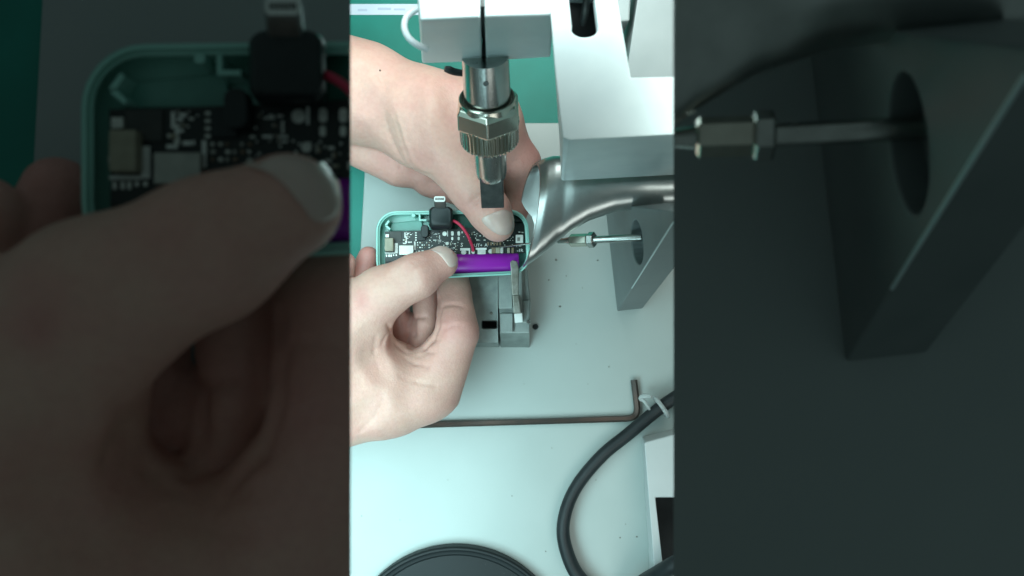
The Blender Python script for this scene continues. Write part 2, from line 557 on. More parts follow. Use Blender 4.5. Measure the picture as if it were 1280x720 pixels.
class Hand:
    def __init__(self, F, prims, grooves=(), dents=()):
        """prims: ((x,y,h,r) , (x,y,h,r), blend mm, blush)."""
        self.q = []
        s = F.R(1.0, 55) / FC.R(1.0, 55)
        self.s = s
        for A, B, k, bl in prims:
            self.q.append((np.array(F.P(*A[:3])), np.array(F.P(*B[:3])), F.R(A[3], A[2]), F.R(B[3], B[2]), k * MM * s, bl))
        self.g = []
        self.dn = []
        cam_p = np.array((0, 0, CAM_H))
        new = []
        dlist = []
        for line, r, depth in dents:
            pts = []
            for x, y in line:
                dv = np.array(F.P(x, y, 60)) - cam_p
                dv /= np.linalg.norm(dv)
                h = self.hit(cam_p, dv, 0.05, 0.52)
                if h is not None:
                    u = FPX ** -1 * F.zoom * (CAM_H - h[2])
                    pts.append((h + self.normal(h) * (r - depth) * u, r * u))
            for (a, ra), (b, rb) in zip(pts, pts[1:]):
                dlist.append((a, b, ra, rb))
        self.dn = dlist
        for line, r in grooves:
            pts = []
            for x, y in line:
                dv = np.array(F.P(x, y, 60)) - cam_p
                dv /= np.linalg.norm(dv)
                h = self.hit(cam_p, dv, 0.05, 0.52)
                if h is not None:
                    pts.append((h, r / FPX * F.zoom * (CAM_H - h[2])))
            for (a, ra), (b, rb) in zip(pts, pts[1:]):
                if np.linalg.norm(a - b) < 0.03 * s:
                    new.append((a, b, ra, rb))
        self.g = new

    def dist(self, P):
        d = None
        for a, b, r1, r2, k, bl in self.q:
            e = round_cone(P, a, b, r1, r2)
            d = e if d is None else smin(d, e, k)
        for a, b, r1, r2 in self.dn:
            e = round_cone(P, a, b, r1, r2)
            k = 5.0 * MM * self.s
            h = np.clip(0.5 - 0.5 * (d + e) / k, 0, 1)
            d = d * (1 - h) + (-e) * h + k * h * (1 - h)
        for a, b, r1, r2 in self.g:
            e = round_cone(P, a, b, r1, r2)
            k = 1.8 * MM * self.s
            h = np.clip(0.5 - 0.5 * (d + e) / k, 0, 1)
            d = d * (1 - h) + (-e) * h + k * h * (1 - h)
        w = 1.0 / (0.020 * self.s)
        x, y, z = P[..., 0] * w, P[..., 1] * w, P[..., 2] * w
        d = d + 0.00032 * self.s * (np.sin(2.3 * x + 1.7 * np.sin(1.1 * y)) * np.cos(1.9 * y + 0.6 * x) + 0.7 * np.sin(3.4 * y - 1.3 * x + 2 * z))
        return d

    def spots(self, F, spots):
        cam_p = np.array((0, 0, CAM_H))
        self.sp = []
        for (x, y), r, v in spots:
            dv = np.array(F.P(x, y, 60)) - cam_p
            dv /= np.linalg.norm(dv)
            h = self.hit(cam_p, dv, 0.05, 0.52)
            if h is not None:
                self.sp.append((h, r / FPX * F.zoom * (CAM_H - h[2]), v))

    def blush(self, P):
        num = 0
        den = 1e-9
        for a, b, r1, r2, k, bl in self.q:
            e = np.maximum(round_cone(P, a, b, r1, r2), 0)
            w = np.exp(-e / (0.003 * self.s))
            num = num + w * bl
            den = den + w
        out = num / den
        for c, r, v in self.sp:
            out = out + v * np.exp(-((P - c) ** 2).sum(-1) / (r * r))
        return np.clip(out, 0, 1)

    def mesh(self, res, lo, hi):
        lo = np.array(lo)
        n = np.ceil((np.array(hi) - lo) / res).astype(int) + 1
        ax = [lo[i] + res * np.arange(n[i]) for i in range(3)]
        G = np.stack(np.meshgrid(*ax, indexing='ij'), -1)
        V = self.dist(G)
        V[0], V[-1], V[:, 0], V[:, -1], V[:, :, 0], V[:, :, -1] = [np.maximum(k, res) for k in (V[0], V[-1], V[:, 0], V[:, -1], V[:, :, 0], V[:, :, -1])]
        S = V < 0
        nx, ny, nz = V.shape
        cs = (slice(0, -1), slice(1, None))
        acc = np.zeros((nx - 1, ny - 1, nz - 1, 3))
        cnt = np.zeros((nx - 1, ny - 1, nz - 1))
        for axis in range(3):
            for u in (0, 1):
                for v in (0, 1):
                    offs = [0, 0, 0]
                    oth = [i for i in range(3) if i != axis]
                    offs[oth[0]], offs[oth[1]] = u, v
                    sa = tuple(cs[k] for k in offs)
                    offb = list(offs)
                    offb[axis] = 1
                    sb = tuple(cs[k] for k in offb)
                    A, B = V[sa], V[sb]
                    m = S[sa] != S[sb]
                    t = np.where(m, A / np.where(m, A - B, 1), 0)
                    for i in range(3):
                        acc[..., i] += np.where(m, offs[i] + (t if i == axis else 0), 0)
                    cnt += m
        act = cnt > 0
        idx = -np.ones(act.shape, int)
        idx[act] = np.arange(act.sum())
        I = np.argwhere(act)
        verts = lo + res * (I + acc[act] / cnt[act][:, None])
        quads = []
        for axis in range(3):
            oth = [i for i in range(3) if i != axis]
            sa = [slice(None)] * 3
            sb = [slice(None)] * 3
            sa[axis], sb[axis] = slice(0, -1), slice(1, None)
            m = S[tuple(sa)] != S[tuple(sb)]
            inner = [slice(None)] * 3
            inner[oth[0]] = slice(1, -1)
            inner[oth[1]] = slice(1, -1)
            E = np.argwhere(m[tuple(inner)])
            if len(E) == 0:
                continue
            E[:, oth[0]] += 1
            E[:, oth[1]] += 1
            q = []
            for u, v in ((0, 0), (1, 0), (1, 1), (0, 1)):
                c = E.copy()
                c[:, oth[0]] -= u
                c[:, oth[1]] -= v
                q.append(idx[c[:, 0], c[:, 1], c[:, 2]])
            quads.append(np.stack(q, -1))
        Q = np.concatenate(quads)
        Q = Q[(Q >= 0).all(1)]
        return verts, Q

    def hit(self, o, d, t0, t1):
        t = t0
        while t < t1:
            e = float(self.dist((o + d * t)[None])[0])
            if e < 2e-5:
                return o + d * t
            t += max(e * 0.8, 2e-5)
        return None

    def normal(self, p):
        e = 4e-4
        g = [float(self.dist((p + np.eye(3)[i] * e)[None])[0] - self.dist((p - np.eye(3)[i] * e)[None])[0]) for i in range(3)]
        g = np.array(g)
        return g / (np.linalg.norm(g) + 1e-12)


def build_hand(F, prims, grooves, label, nails, res, xlim, spots=(), moles=(), dents=()):
    H = Hand(F, prims, grooves, dents)
    H.spots(F, spots)
    root = thing('hand', label, 'hand', F.P(500, 440, 0 if F is FC else 5))
    a = np.array([np.minimum(q[0] - q[2], q[1] - q[3]) for q in H.q]).min(0) - 0.004
    b = np.array([np.maximum(q[0] + q[2], q[1] + q[3]) for q in H.q]).max(0) + 0.004
    a[0] = max(a[0], xlim)
    v, q = H.mesh(res, a, b)
    bl = H.blush(v)
    bm = bmesh.new()
    lay = bm.verts.layers.float.new('blush')
    vs = []
    for p, k in zip(v, bl):
        w = bm.verts.new(p)
        w[lay] = float(k)
        vs.append(w)
    for f in q:
        try:
            bm.faces.new([vs[i] for i in f])
        except ValueError:
            pass
    bmesh.ops.smooth_vert(bm, verts=bm.verts, factor=0.5, use_axis_x=True, use_axis_y=True, use_axis_z=True)
    obj('skin', bm, M['skin'], root, smooth=True, angle=180)
    cam_p = np.array((0, 0, CAM_H))
    for x, y, r in moles:
        dv = np.array(F.P(x, y, 60)) - cam_p
        dv /= np.linalg.norm(dv)
        h = H.hit(cam_p, dv, 0.05, 0.52)
        if h is not None:
            n = Vector(H.normal(h))
            h = Vector(h)
            rr = r / FPX * (CAM_H - h.z)
            obj('mole', lathe(h - n * 0.0004, h + n * 0.00025, [(0, rr), (0.75, rr * 0.9), (1, rr * 0.5)], 12), M['mole'], root, smooth=True)
    for poly in nails:
        n = len(poly)
        pts = [Vector((x, y, 0)) for x, y in poly]
        bd = []
        for i in range(n):
            p0, p1, p2, p3 = pts[i - 1], pts[i], pts[(i + 1) % n], pts[(i + 2) % n]
            for k in range(5):
                t = k / 5
                bd.append(0.5 * ((2 * p1) + (p2 - p0) * t + (2 * p0 - 5 * p1 + 4 * p2 - p3) * t * t + (3 * p1 - p0 - 3 * p2 + p3) * t ** 3))
        cx = sum((p for p in bd), Vector()) / len(bd)
        bm = bmesh.new()
        rows = []
        for s, lift in ((1.04, -0.10), (1.0, 0.28), (0.9, 0.42), (0.7, 0.5), (0.45, 0.55), (0.2, 0.55)):
            row = []
            for p in bd:
                z = cx + (p - cx) * s
                dv = np.array(F.P(z.x, z.y, 60)) - cam_p
                dv /= np.linalg.norm(dv)
                h = H.hit(cam_p, dv, 0.05, 0.52)
                if h is None:
                    row.append(None)
                    continue
                h = h + H.normal(h) * lift * MM * H.s
                row.append(bm.verts.new(h))
            rows.append(row)
        for r0, r1 in zip(rows, rows[1:]):
            for i in range(len(bd)):
                j = (i + 1) % len(bd)
                f = [r0[i], r0[j], r1[j], r1[i]]
                if all(k is not None for k in f):
                    bm.faces.new(f)
        last = [k for k in rows[-1] if k is not None]
        if len(last) > 2:
            bm.faces.new(last)
        obj('fingernail', bm, M['nail'], root, smooth=True, angle=180)
    return root


# palm-side hand that holds the case from below, thumb on top
GRIP = [
    ((330, 500, 45, 73), (400, 492, 46, 71), 8, 0.05),
    ((60, 530, 52, 78), (330, 501, 45, 70), 8, 0.02),
    ((400, 492, 46, 70), (484, 486, 44, 61), 8, 0.08),
    ((484, 486, 44, 60), (521, 486, 46, 46), 5, 0.08),
    ((360, 440, 58, 70), (432, 407, 62, 56), 12, 0.05),
    ((432, 407, 62, 55), (476, 368, 76, 33), 7, 0.08),
    ((476, 368, 76, 33), (521, 344.5, 82, 28), 5, 0.12),
    ((521, 344.5, 82, 27.5), (551, 328, 78, 21), 4, 0.30),
    ((450, 434, 54, 30), (494, 462, 46, 18), 7, 0.12),
    ((536, 482, 45, 44), (572, 420, 54, 26), 4.0, 0.2),
    ((571, 412, 55, 27), (568, 366, 45, 20), 3, 0.55),
    ((568, 366, 45, 20), (567, 332, 36, 17), 3, 0.65),
    ((519, 456, 24, 17), (532, 402, 34, 15.5), 0.9, 0.35),
    ((532, 402, 34, 15.5), (530, 352, 32, 15.5), 0.7, 0.45),
    ((494, 458, 22, 17), (501, 416, 29, 13), 0.7, 0.5),
    ((501, 416, 29, 13), (498, 372, 28, 13.5), 0.5, 0.6),
    ((545, 446, 26, 14), (547, 362, 28, 12), 0.8, 0.85),
    ((470, 425, 25, 18), (540, 400, 25, 17), 0.6, 0.95),
    ((482, 442, 20, 16), (486, 410, 30, 11), 0.8, 0.6),
    ((440, 375, 34, 18), (460, 321, 34, 13), 2, 0.95),
    ((420, 365, 46, 20), (431, 329, 50, 14.5), 2, 0.65),
]
GRIP_GROOVES = [
    ([(547.5, 372), (549, 390), (547.5, 408), (541, 424), (530, 436)], 3.2),
    ([(510, 388), (517, 402), (517, 418), (513, 434)], 3.0),
    ([(484, 405), (488, 418), (497, 432), (508, 441)], 1.3),
    ([(487, 414), (481, 424), (478, 432)], 1.0),
    ([(548, 418), (555, 411), (567, 407), (578, 408)], 1.4),
    ([(549, 385), (560, 381), (570, 381), (580, 384)], 1.1),
    ([(518, 398), (531, 396), (545, 398)], 0.9),
    ([(505, 447), (520, 455), (536, 458)], 0.9),
    ([(540, 428), (548, 424), (552, 418)], 0.8),
    ([(523, 446), (534, 440), (545, 441)], 0.8),
    ([(500, 470), (520, 478), (545, 482)], 0.6),
    ([(470, 420), (468, 440), (474, 462)], 0.7),
    ([(450, 540), (470, 520), (480, 500)], 0.6),
    ([(508, 333), (514, 326), (520, 321)], 0.7),
    ([(512, 338), (519, 330), (526, 324)], 0.6),
]
GRIP_NAIL = [(533, 311), (545, 304.5), (559, 306), (569, 314), (572, 325), (569, 332), (562, 333), (556, 326), (549, 318), (541, 313.5)]
GRIP_DENTS = [
    ([(455, 425), (470, 455), (490, 480)], 26, 1.2),
    ([(512, 352), (500, 345)], 18, 0.8),
    ([(520, 440), (512, 470), (505, 500)], 22, 0.8),
    ([(470, 500), (450, 530)], 24, 1.0),
]
PRESS_DENTS = [
    ([(512, 118), (516, 160), (524, 196)], 24, 1.6),
    ([(472, 128), (484, 160), (496, 188)], 20, 1.3),
    ([(560, 112), (568, 140)], 20, 1.0),
    ([(444, 92), (456, 130)], 20, 0.9),
    ([(602, 252), (622, 248)], 14, 0.8),
    ([(640, 135), (628, 165)], 14, 1.0),
]
GRIP_SPOTS = [((452, 378), 11, 0.6), ((450, 366), 16, 0.2), ((562, 408), 16, 0.35), ((545, 446), 18, 0.25), ((536, 342), 14, 0.18), ((553, 352), 13, 0.4), ((484, 430), 12, 0.2),
              ((530, 520), 25, 0.15), ((470, 535), 30, 0.2), ((590, 420), 14, 0.2)]
PRESS_SPOTS = [((466, 118), 16, 0.25), ((530, 195), 26, 0.35), ((580, 258), 16, 0.4), ((662, 180), 20, 0.35), ((500, 130), 14, 0.15), ((455, 160), 22, 0.3), ((566, 150), 10, 0.35), ((600, 292), 10, 0.35)]
# back of the second hand, its thumb pressing on the case
PRESS = [
    ((330, 92, 58, 70), (400, 108, 60, 67), 10, 0.05),
    ((60, 20, 58, 80), (330, 92, 58, 68), 8, 0.02),
    ((400, 108, 60, 66), (455, 117, 62, 59), 10, 0.05),
    ((455, 117, 62, 59), (530, 147, 66, 57), 9, 0.08),
    ((530, 147, 66, 57), (598, 150, 66, 47), 10, 0.12),
    ((606, 148, 64, 42), (648, 204, 52, 27), 12, 0.45),
    ((648, 204, 52, 26), (652, 242, 42, 20), 4, 0.75),
    ((652, 242, 42, 19), (644, 266, 40, 15), 3, 0.85),
    ((546, 170, 70, 44), (592, 236, 74, 28), 12, 0.15),
    ((592, 236, 74, 27.5), (612, 265, 73, 26.5), 6, 0.3),
    ((612, 265, 73, 26), (621, 280, 72, 22), 4, 0.4),
    ((340, 140, 40, 40), (430, 164, 40, 35), 4, 0.3),
    ((430, 164, 40, 35), (500, 205, 36, 28), 4, 0.45),
    ((500, 205, 36, 27), (528, 214, 34, 24), 3, 0.6),
    ((536, 226, 32, 20), (580, 242, 32, 17), 2, 0.8),
    ((580, 200, 40, 30), (622, 240, 38, 19), 2, 0.85),
]
PRESS_GROOVES = [
    ([(480, 140), (486, 165), (495, 185), (507, 204)], 0.9),
    ([(492, 140), (499, 165), (507, 190), (516, 208)], 1.1),
    ([(504, 150), (510, 175), (519, 197), (530, 210)], 0.7),
    ([(500, 208), (520, 213), (538, 220)], 1.3),
    ([(584, 258), (592, 250), (602, 243)], 0.7),
    ([(590, 264), (598, 255), (607, 248)], 0.8),
    ([(470, 90), (478, 100), (482, 112)], 0.7),
]
PRESS_NAIL = [(603, 274), (616, 267), (630, 262.5), (640, 268), (642, 281), (636, 292), (624, 293), (611, 285)]

build_hand(FC, GRIP, GRIP_GROOVES, 'bare hand in bright light palm up, thumb on the open mint case, fingers curled below', [GRIP_NAIL], 0.0012, -0.33, GRIP_SPOTS, (), GRIP_DENTS)
build_hand(FC, PRESS, PRESS_GROOVES, 'bare hand reaching in behind the soldering head, thumb pressing the circuit board', [PRESS_NAIL], 0.0012, -0.33, PRESS_SPOTS, [(475, 88, 1.3)], PRESS_DENTS)

# ------------------------------------------------------------------ opened power bank


def poly4(TL, TR, BR, BL, r, n=6, inset=0.0):
    c = [Vector((*p, 0)) for p in (TL, TR, BR, BL)]
    ce = sum(c, Vector()) / 4
    w = (c[1] - c[0]).length
    h = (c[3] - c[0]).length
    out = []
    ex, ey = (c[1] - c[0]).normalized(), (c[3] - c[0]).normalized()
    sg = ((1, 1), (-1, 1), (-1, -1), (1, -1))
    r = max(r - inset, 1.5)
    cc = [p + ex * sx * inset + ey * sy * inset for p, (sx, sy) in zip(c, sg)]
    for i, a0 in ((1, -90), (2, 0), (3, 90), (0, 180)):
        sx, sy = sg[i]
        q = cc[i] + ex * sx * r + ey * sy * r
        for k in range(n + 1):
            a = math.radians(a0 + 90 * k / n)
            v = q + ex * r * math.cos(a) + ey * r * math.sin(a)
            out.append((v.x, v.y))
    return out


def part_block(F, name, pts, h0, h1, mat, parent, bevel=0.0):
    return obj(name, px_block(F, pts, h0, h1), mat, parent, bevel=bevel)


def text_part(F, s, x, y, h, size_px, parent, rot=0.0, mat=None):
    cu = bpy.data.curves.new('print', 'FONT')
    cu.body = s
    cu.size = F.R(size_px, h)
    cu.align_x = 'CENTER'
    cu.align_y = 'CENTER'
    cu.extrude = 0.00003
    cu.resolution_u = 3
    t = bpy.data.objects.new('print', cu)
    COL.objects.link(t)
    bpy.context.view_layer.update()
    me = bpy.data.meshes.new_from_object(t.evaluated_get(bpy.context.evaluated_depsgraph_get()))
    bpy.data.objects.remove(t)
    p = F.P(x, y, h)
    bm = bmesh.new()
    bm.from_mesh(me)
    bmesh.ops.transform(bm, verts=bm.verts, matrix=Matrix.Translation(p) @ Matrix.Rotation(rot, 4, 'Z'))
    return obj('print', bm, mat or M['silk'], parent)


def power_bank(F, label):
    root = thing('power_bank', label, 'power bank', F.P(566, 305, 48))
    cr = ((470, 264), (661, 261.5), (663, 343.5), (470, 351))
    R0 = 25
    rings = []
    for inset, h in ((1.0, 47.5), (0.0, 49), (0.0, 62.4), (0.5, 63), (2.0, 63), (2.4, 62.6), (2.6, 61.4), (4.6, 61.2), (5.0, 60.8), (5.6, 52), (6.5, 51.4)):
        rings.append([F.P(x, y, h) for x, y in poly4(*cr, R0, 8, inset)])
    case = obj('case', poly_loft(rings), M['mint'], root, smooth=True, angle=30)
    # ribs and clips moulded on the inside of the case
    for pts in (((481, 281), (485.5, 275), (487, 276.5), (483, 282.5)), ((483, 281), (488, 286), (487, 287.5), (481.5, 283))):
        part_block(F, 'rib', list(pts), 52, 61.5, M['mint'], root)
    for pts in (rect(523.5, 268, 525.5, 276), rect(525.5, 274, 533, 276)):
        part_block(F, 'clip', pts, 52, 61.8, M['mint'], root)
    part_block(F, 'boss', rrect(514.5, 267.4, 519, 271.4, 2, 4), 52, 62, M['mint'], root)
    part_block(F, 'inner_panel', [(489, 279), (527, 275), (529, 289), (486, 289)], 51.6, 54.2, M['inner'], root, bevel=0.0004)
    part_block(F, 'green_film', [(567, 268), (652, 268), (654, 290), (567, 288)], 51.6, 54.5, M['film'], root, bevel=0.0003)
    part_block(F, 'partition', rect(644, 274, 656, 277), 51.6, 60, M['pcb'], root)
    # battery cell in purple shrink wrap
    part_block(F, 'foam_pad', rect(481.5, 319, 511, 343), 51.6, 57.0, M['tape'], root)
    L0, L1 = F.P(512, 330.4, 56), F.P(649, 328.8, 56)
    rv = F.R(13.2, 56)
    prof = [(0.0, rv * 0.7), (0.006, rv * 0.93), (0.02, rv), (0.98, rv), (0.994, rv * 0.93), (1.0, rv * 0.7)]
    bm = lathe(L0, L1, prof, 28)
    zc = L0.z
    for v in bm.verts:
        v.co.z = zc + (v.co.z - zc) * (0.0048 / rv if F is FC else 0.0062 / rv)
    obj('battery', bm, M['purple'], root, smooth=True, angle=50)
    # circuit board
    part_block(F, 'circuit_board', [(481, 289.5), (560, 287), (645, 279), (656, 279), (657, 316.5), (520, 318.5), (519, 326), (482, 327)], 57.2, 58.2, M['pcb'], root)
    hb = 58.2

    def comp(name, x0, y0, x1, y1, dh, mat, bevel=0.0):
        return part_block(F, name, rect(x0, y0, x1, y1), hb - 0.05, hb + dh, M[mat], root, bevel)

    comp('inductor', 480.8, 297.5, 491.5, 314, 4.0, 'tan', 0.0004)
    comp('solder_joint', 481.5, 292.5, 486.5, 297.0, 1.5, 'tin', 0.0003)
    comp('outline_print', 493.5, 304, 497.2, 316.8, 0.05, 'silk')
    comp('outline_print', 481, 315.6, 493.4, 317.2, 0.05, 'silk')
    for x in (482.4, 485.6, 488.2, 491.2, 494.6):
        comp('solder_pad', x, 318.0, x + 1.5, 321.0 if x < 490 else 319.8, 0.12, 'tin')
    comp('tape', 487.5, 289.6, 502, 302, 0.6, 'tape')
    comp('usb_socket', 498.5, 306.5, 517, 319, 2.4, 'shell', 0.0003)
    comp('bar_print', 517.6, 301.8, 519.4, 312.5, 0.05, 'silk')
    for x0, y0, x1, y1 in ((505.5, 290.5, 507, 297), (507, 296, 508.6, 303.5), (503.6, 303.4, 508, 305), (510, 302, 513.5, 303.6), (508.5, 291, 511.5, 292.4),
                           (502.8, 307.0, 504.4, 308.4), (513.6, 306.6, 515.2, 308.0), (480.6, 308, 482.0, 310.5)):
        comp('track_print', x0, y0, x1, y1, 0.05, 'silk')
    chip = comp('chip', 521, 290, 531.5, 300.5, 1.1, 'black', 0.0002)
    for y in (290.4, 293.4, 296.4, 299.4):
        comp('chip_pin', 518.9, y, 520.9, y + 1.3, 0.3, 'tin')
    comp('chip', 541.5, 288.5, 549, 291.5, 0.8, 'black', 0.0001)
    for x in (532, 535.2):
        for y in (289.5, 292.2, 294.9):
            comp('chip_pin', x, y, x + 1.8, y + 1.1, 0.3, 'tin')
    for i in range(6):
        for j in range(3):
            x, y = 521.2 + i * 2.9, 302.6 + j * 3.0
            if (i + 2 * j) % 5 == 3:
                continue
            comp('capacitor', x, y, x + 1.1 + 0.6 * ((i * 7 + j * 3) % 2), y + 1.3, 0.5, ('tin', 'shell', 'brownchip')[(i + j) % 3])
    for x0, y0, x1, y1 in ((541, 290.4, 547.5, 291.2), (542, 292.5, 546.5, 293.3), (549, 294, 550, 299), (541.5, 299.6, 545.5, 300.8), (547.5, 299.8, 551.5, 300.8), (547.5, 301.8, 551.5, 302.6)):
        comp('track_print', x0, y0, x1, y1, 0.05, 'silk')
    part_block(F, 'via', rrect(553, 289.4, 558.4, 295, 2.7, 5), hb, hb + 0.3, M['tin'], root)
    comp('outline_print', 558.9, 288.5, 560.0, 295.5, 0.05, 'silk')
    for x in (563.8, 571.8):
        part_block(F, 'solder_pad', rrect(x, 289.0, x + 3.2, 294.6, 1.4, 4), hb - 0.05, hb + 0.25, M['tin'], root)
        part_block(F, 'solder_pad', rrect(x + 0.3, 296, x + 2.7, 300.2, 1.1, 4), hb - 0.05, hb + 0.25, M['tin'], root)
    part_block(F, 'via', rrect(556.8, 302.4, 560.8, 306.4, 1.9, 5), hb, hb + 0.2, M['tin'], root)
    text_part(F, 'S', 577.2, 306.3, hb + 0.06, 7.0, root, math.radians(-8))
    text_part(F, 'OUT+', 595.5, 306.8, hb + 0.06, 5.6, root)
    text_part(F, 'A', 607.5, 306.4, hb + 0.06, 5.6, root)
    text_part(F, '-1R', 650, 313.2, hb + 0.06, 5.6, root)
    # pads along the lower edge
    comp('solder_pad', 575.2, 310.2, 587.6, 313.2, 0.1, 'silk')
    part_block(F, 'solder_pad', rrect(576.4, 312.6, 582.8, 318.2, 2.8, 5), hb + 0.02, hb + 0.5, M['tin'], root)
    comp('solder_pad', 586.0, 313.2, 587.6, 318, 0.1, 'silk')
    part_block(F, 'solder_joint', rrect(589.2, 312.6, 593.6, 317.4, 2.0, 5), hb, hb + 1.3, M['tin'], root, 0.0003)
    comp('solder_pad', 594.6, 309.8, 608.2, 312.2, 0.1, 'silk')
    comp('solder_pad', 597.0, 312.2, 607, 318, 0.25, 'tin')
    part_block(F, 'via', rrect(610.4, 311.4, 616.2, 317, 2.7, 5), hb, hb + 0.3, M['tin'], root)
    for x, w, mt in ((614.4, 5.0, 'brownchip'), (619.6, 5.4, 'tan'), (625.6, 3.6, 'tin'), (634, 3.4, 'tan'), (639.4, 3.0, 'brownchip')):
        comp('capacitor', x, 309.4, x + w, 316.4, 1.0, mt, 0.0002)
    for x in (609, 612.8, 616.6, 620.4, 624.2):
        comp('capacitor', x, 302.6, x + 2.2, 306.6, 0.8, 'brownchip', 0.0001)
    comp('indicator_light', 644.6, 293.4, 654, 303.6, 1.4, 'silk', 0.0003)
    comp('indicator_window', 646.6, 296.8, 650.0, 301.4, 1.5, 'shell')
    rnd = random.Random(11)
    taken = [(480, 296, 493, 318), (487, 289, 503, 303), (498, 305, 518, 320), (518, 289, 533, 302), (575, 309, 658, 320), (574, 302, 614, 310), (643, 292, 655, 305), (552, 288, 576, 301), (535, 281, 567, 290), (520, 302, 538, 312)]
    n = 0
    while n < 135:
        x, y = rnd.uniform(496, 654), rnd.uniform(289, 316)
        w, h = rnd.choice(((2.4, 1.2), (1.2, 2.2), (1.1, 1.1), (3.0, 1.6), (0.8, 0.8)))
        if any(x + w > a and x < c and y + h > b and y < d for a, b, c, d in taken):
            if rnd.random() < 0.02:
                n += 1
            continue
        taken.append((x - 0.3, y - 0.3, x + w + 0.3, y + h + 0.3))
        n += 1
        if rnd.random() < 0.45:
            comp('capacitor', x, y, x + w, y + h, 0.7, rnd.choice(('brownchip', 'tan', 'shell', 'tape')))
            comp('solder_joint', x - 0.25, y + 0.1, x + w * 0.22, y + h - 0.1, 0.75, 'tin')
        else:
            comp('solder_pad', x, y, x + w * 0.8, y + h * 0.8, rnd.choice((0.06, 0.3)), rnd.choice(('tin', 'silk')))
    # moulded plug block with the metal plug standing up from it
    px = [F.P(x, y, h) for x, y, h in ()]
    bm = poly_loft([[F.P(x, y, 55) for x, y in rrect(538, 262, 566.5, 288, 5, 5)],
                    [F.P(x, y, 68) for x, y in rrect(536.2, 259.2, 566.2, 285.6, 5, 5)],
                    [F.P(x, y, 70) for x, y in rrect(537.2, 258.4, 564.8, 283.4, 5.5, 5)],
                    [F.P(x, y, 71) for x, y in rrect(539, 259.4, 563, 280, 6, 5)]])
    plugb = obj('plug_block', bm, M['black'], root, smooth=True, angle=35)
    part_block(F, 'strain_relief', rrect(526, 281, 535.5, 297, 4, 5), hb - 0.1, hb + 5, M['black'], root, 0.0005)
    hp = 76
    rings = []
    for h, k in ((68, 0.0), (75.6, 0.93), (76.0, 1.0)):
        g = 1.0 if h < 76 else 0.94
        cx, cy = 551 - 1.5 * k, 262 - 13.2 * k
        rings.append([F.P(cx + x * g, cy + y * g, h) for x, y in rrect(-7.3, -3.7, 7.3, 3.7, 2.2, 5)])
    plug = obj('metal_plug', poly_loft(rings), M['plug'], root, smooth=True, angle=35)
    if plug:
        ring = poly_loft([[F.P(549.5 + x, 248.8 + y, 76.05) for x, y in rrect(-7.0, -3.5, 7.0, 3.5, 2.2, 5)],
                          [F.P(549.5 + x, 248.8 + y, 76.35) for x, y in rrect(-6.9, -3.4, 6.9, 3.4, 2.2, 5)]])
        obj('plug_face', ring, M['silk'], plug)
        for i in range(8):
            x = 549.5 - 4.9 + i * 1.4
            obj('contact', px_block(F, rect(x - 0.45, 247.3, x + 0.45, 250.2), 76.35, 76.42), M['dark'], plug)
    obj('red_wire', px_tube(F, [(563, 276, 66, 1.9), (568, 276.5, 67, 1.9), (576, 282, 68, 1.9), (584, 293, 67, 1.9), (588.5, 303, 64, 1.9), (590.8, 309, 61, 1.9), (591.5, 315, 58.6, 1.7)], 8, 10), M['red'], root, smooth=True)
    return root


power_bank(FC, 'opened mint power bank with circuit board and purple cell, held on the brightly lit fixture')

# ------------------------------------------------------------------ clamp fixture under the case
fx = thing('clamp_fixture', 'milled steel clamp fixture on the bench under the mint case', 'fixture', FC.P(620, 400, 0))
b = obj('base', px_block(FC, rect(572, 335, 622.6, 429), 0, 22, rect(572, 340, 624, 434)), M['fixture'], fx)
boolean_cut(b, [px_block(FC, rrect(602, 401, 621.2, 411, 2, 3), 10, 24)])
m_ = b.modifiers.new('bevel', 'BEVEL')
m_.width = 0.0004
m_.limit_method = 'ANGLE'
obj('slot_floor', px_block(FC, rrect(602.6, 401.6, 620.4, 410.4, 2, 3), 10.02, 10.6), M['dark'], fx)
obj('jaw', px_block(FC, [(622.8, 335), (659, 335), (663.2, 376), (662, 416.4), (624.6, 416.4)], 0, 26, [(624, 341), (657, 341), (661, 378), (662, 434.5), (626, 434.5)]), M['fixture'], fx, bevel=0.0005)
obj('jaw_plate', px_block(FC, [(622.6, 338), (640.6, 338), (641, 385.6), (623.2, 386.2)], 26, 33), M['fixture'], fx, bevel=0.0006)
obj('jaw_plate', px_block(FC, [(624.4, 391.6), (641, 391), (641.4, 415.2), (625, 416)], 26, 30), M['fixture'], fx, bevel=0.0006)
obj('guide', px_block(FC, [(641.6, 338), (652.6, 338), (653.6, 391), (642.4, 391.4)], 26, 32), M['fixture'], fx, bevel=0.0004)
obj('guide', px_block(FC, [(653.2, 376), (662.6, 375), (662.8, 403), (654, 404)], 26, 31), M['fixture'], fx, bevel=0.0006)
obj('clamp_finger', px_block(FC, [(637.6, 327.4), (641, 325), (646.4, 327), (648.6, 334), (648.2, 368.6), (640, 369), (638.6, 340)], 62.5, 65.5), M['finger'], fx, bevel=0.0005)
obj('clamp_finger', px_block(FC, [(640.5, 369), (648.6, 368.6), (651.4, 392), (642, 392)], 32, 52), M['finger'], fx, bevel=0.0005)
obj('white_pad', px_block(FC, [(642.6, 392.2), (652.8, 391.2), (653.4, 402.8), (643.6, 403.8)], 30, 38), M['whitepad'], fx, bevel=0.0003)
obj('screw', lathe(FC.P(660.6, 402.4, 31), FC.P(661, 402.6, 34), [(0, FC.R(3, 31)), (0.7, FC.R(3, 31)), (1, FC.R(2.2, 31))], 12), M['steel'], fx, smooth=True)
obj('screw', lathe(FC.P(614, 391.5, 22), FC.P(614, 391.5, 22.8), [(0, FC.R(2.0, 22)), (0.7, FC.R(2.0, 22)), (1, FC.R(1.4, 22))], 10), M['finger'], fx, smooth=True)

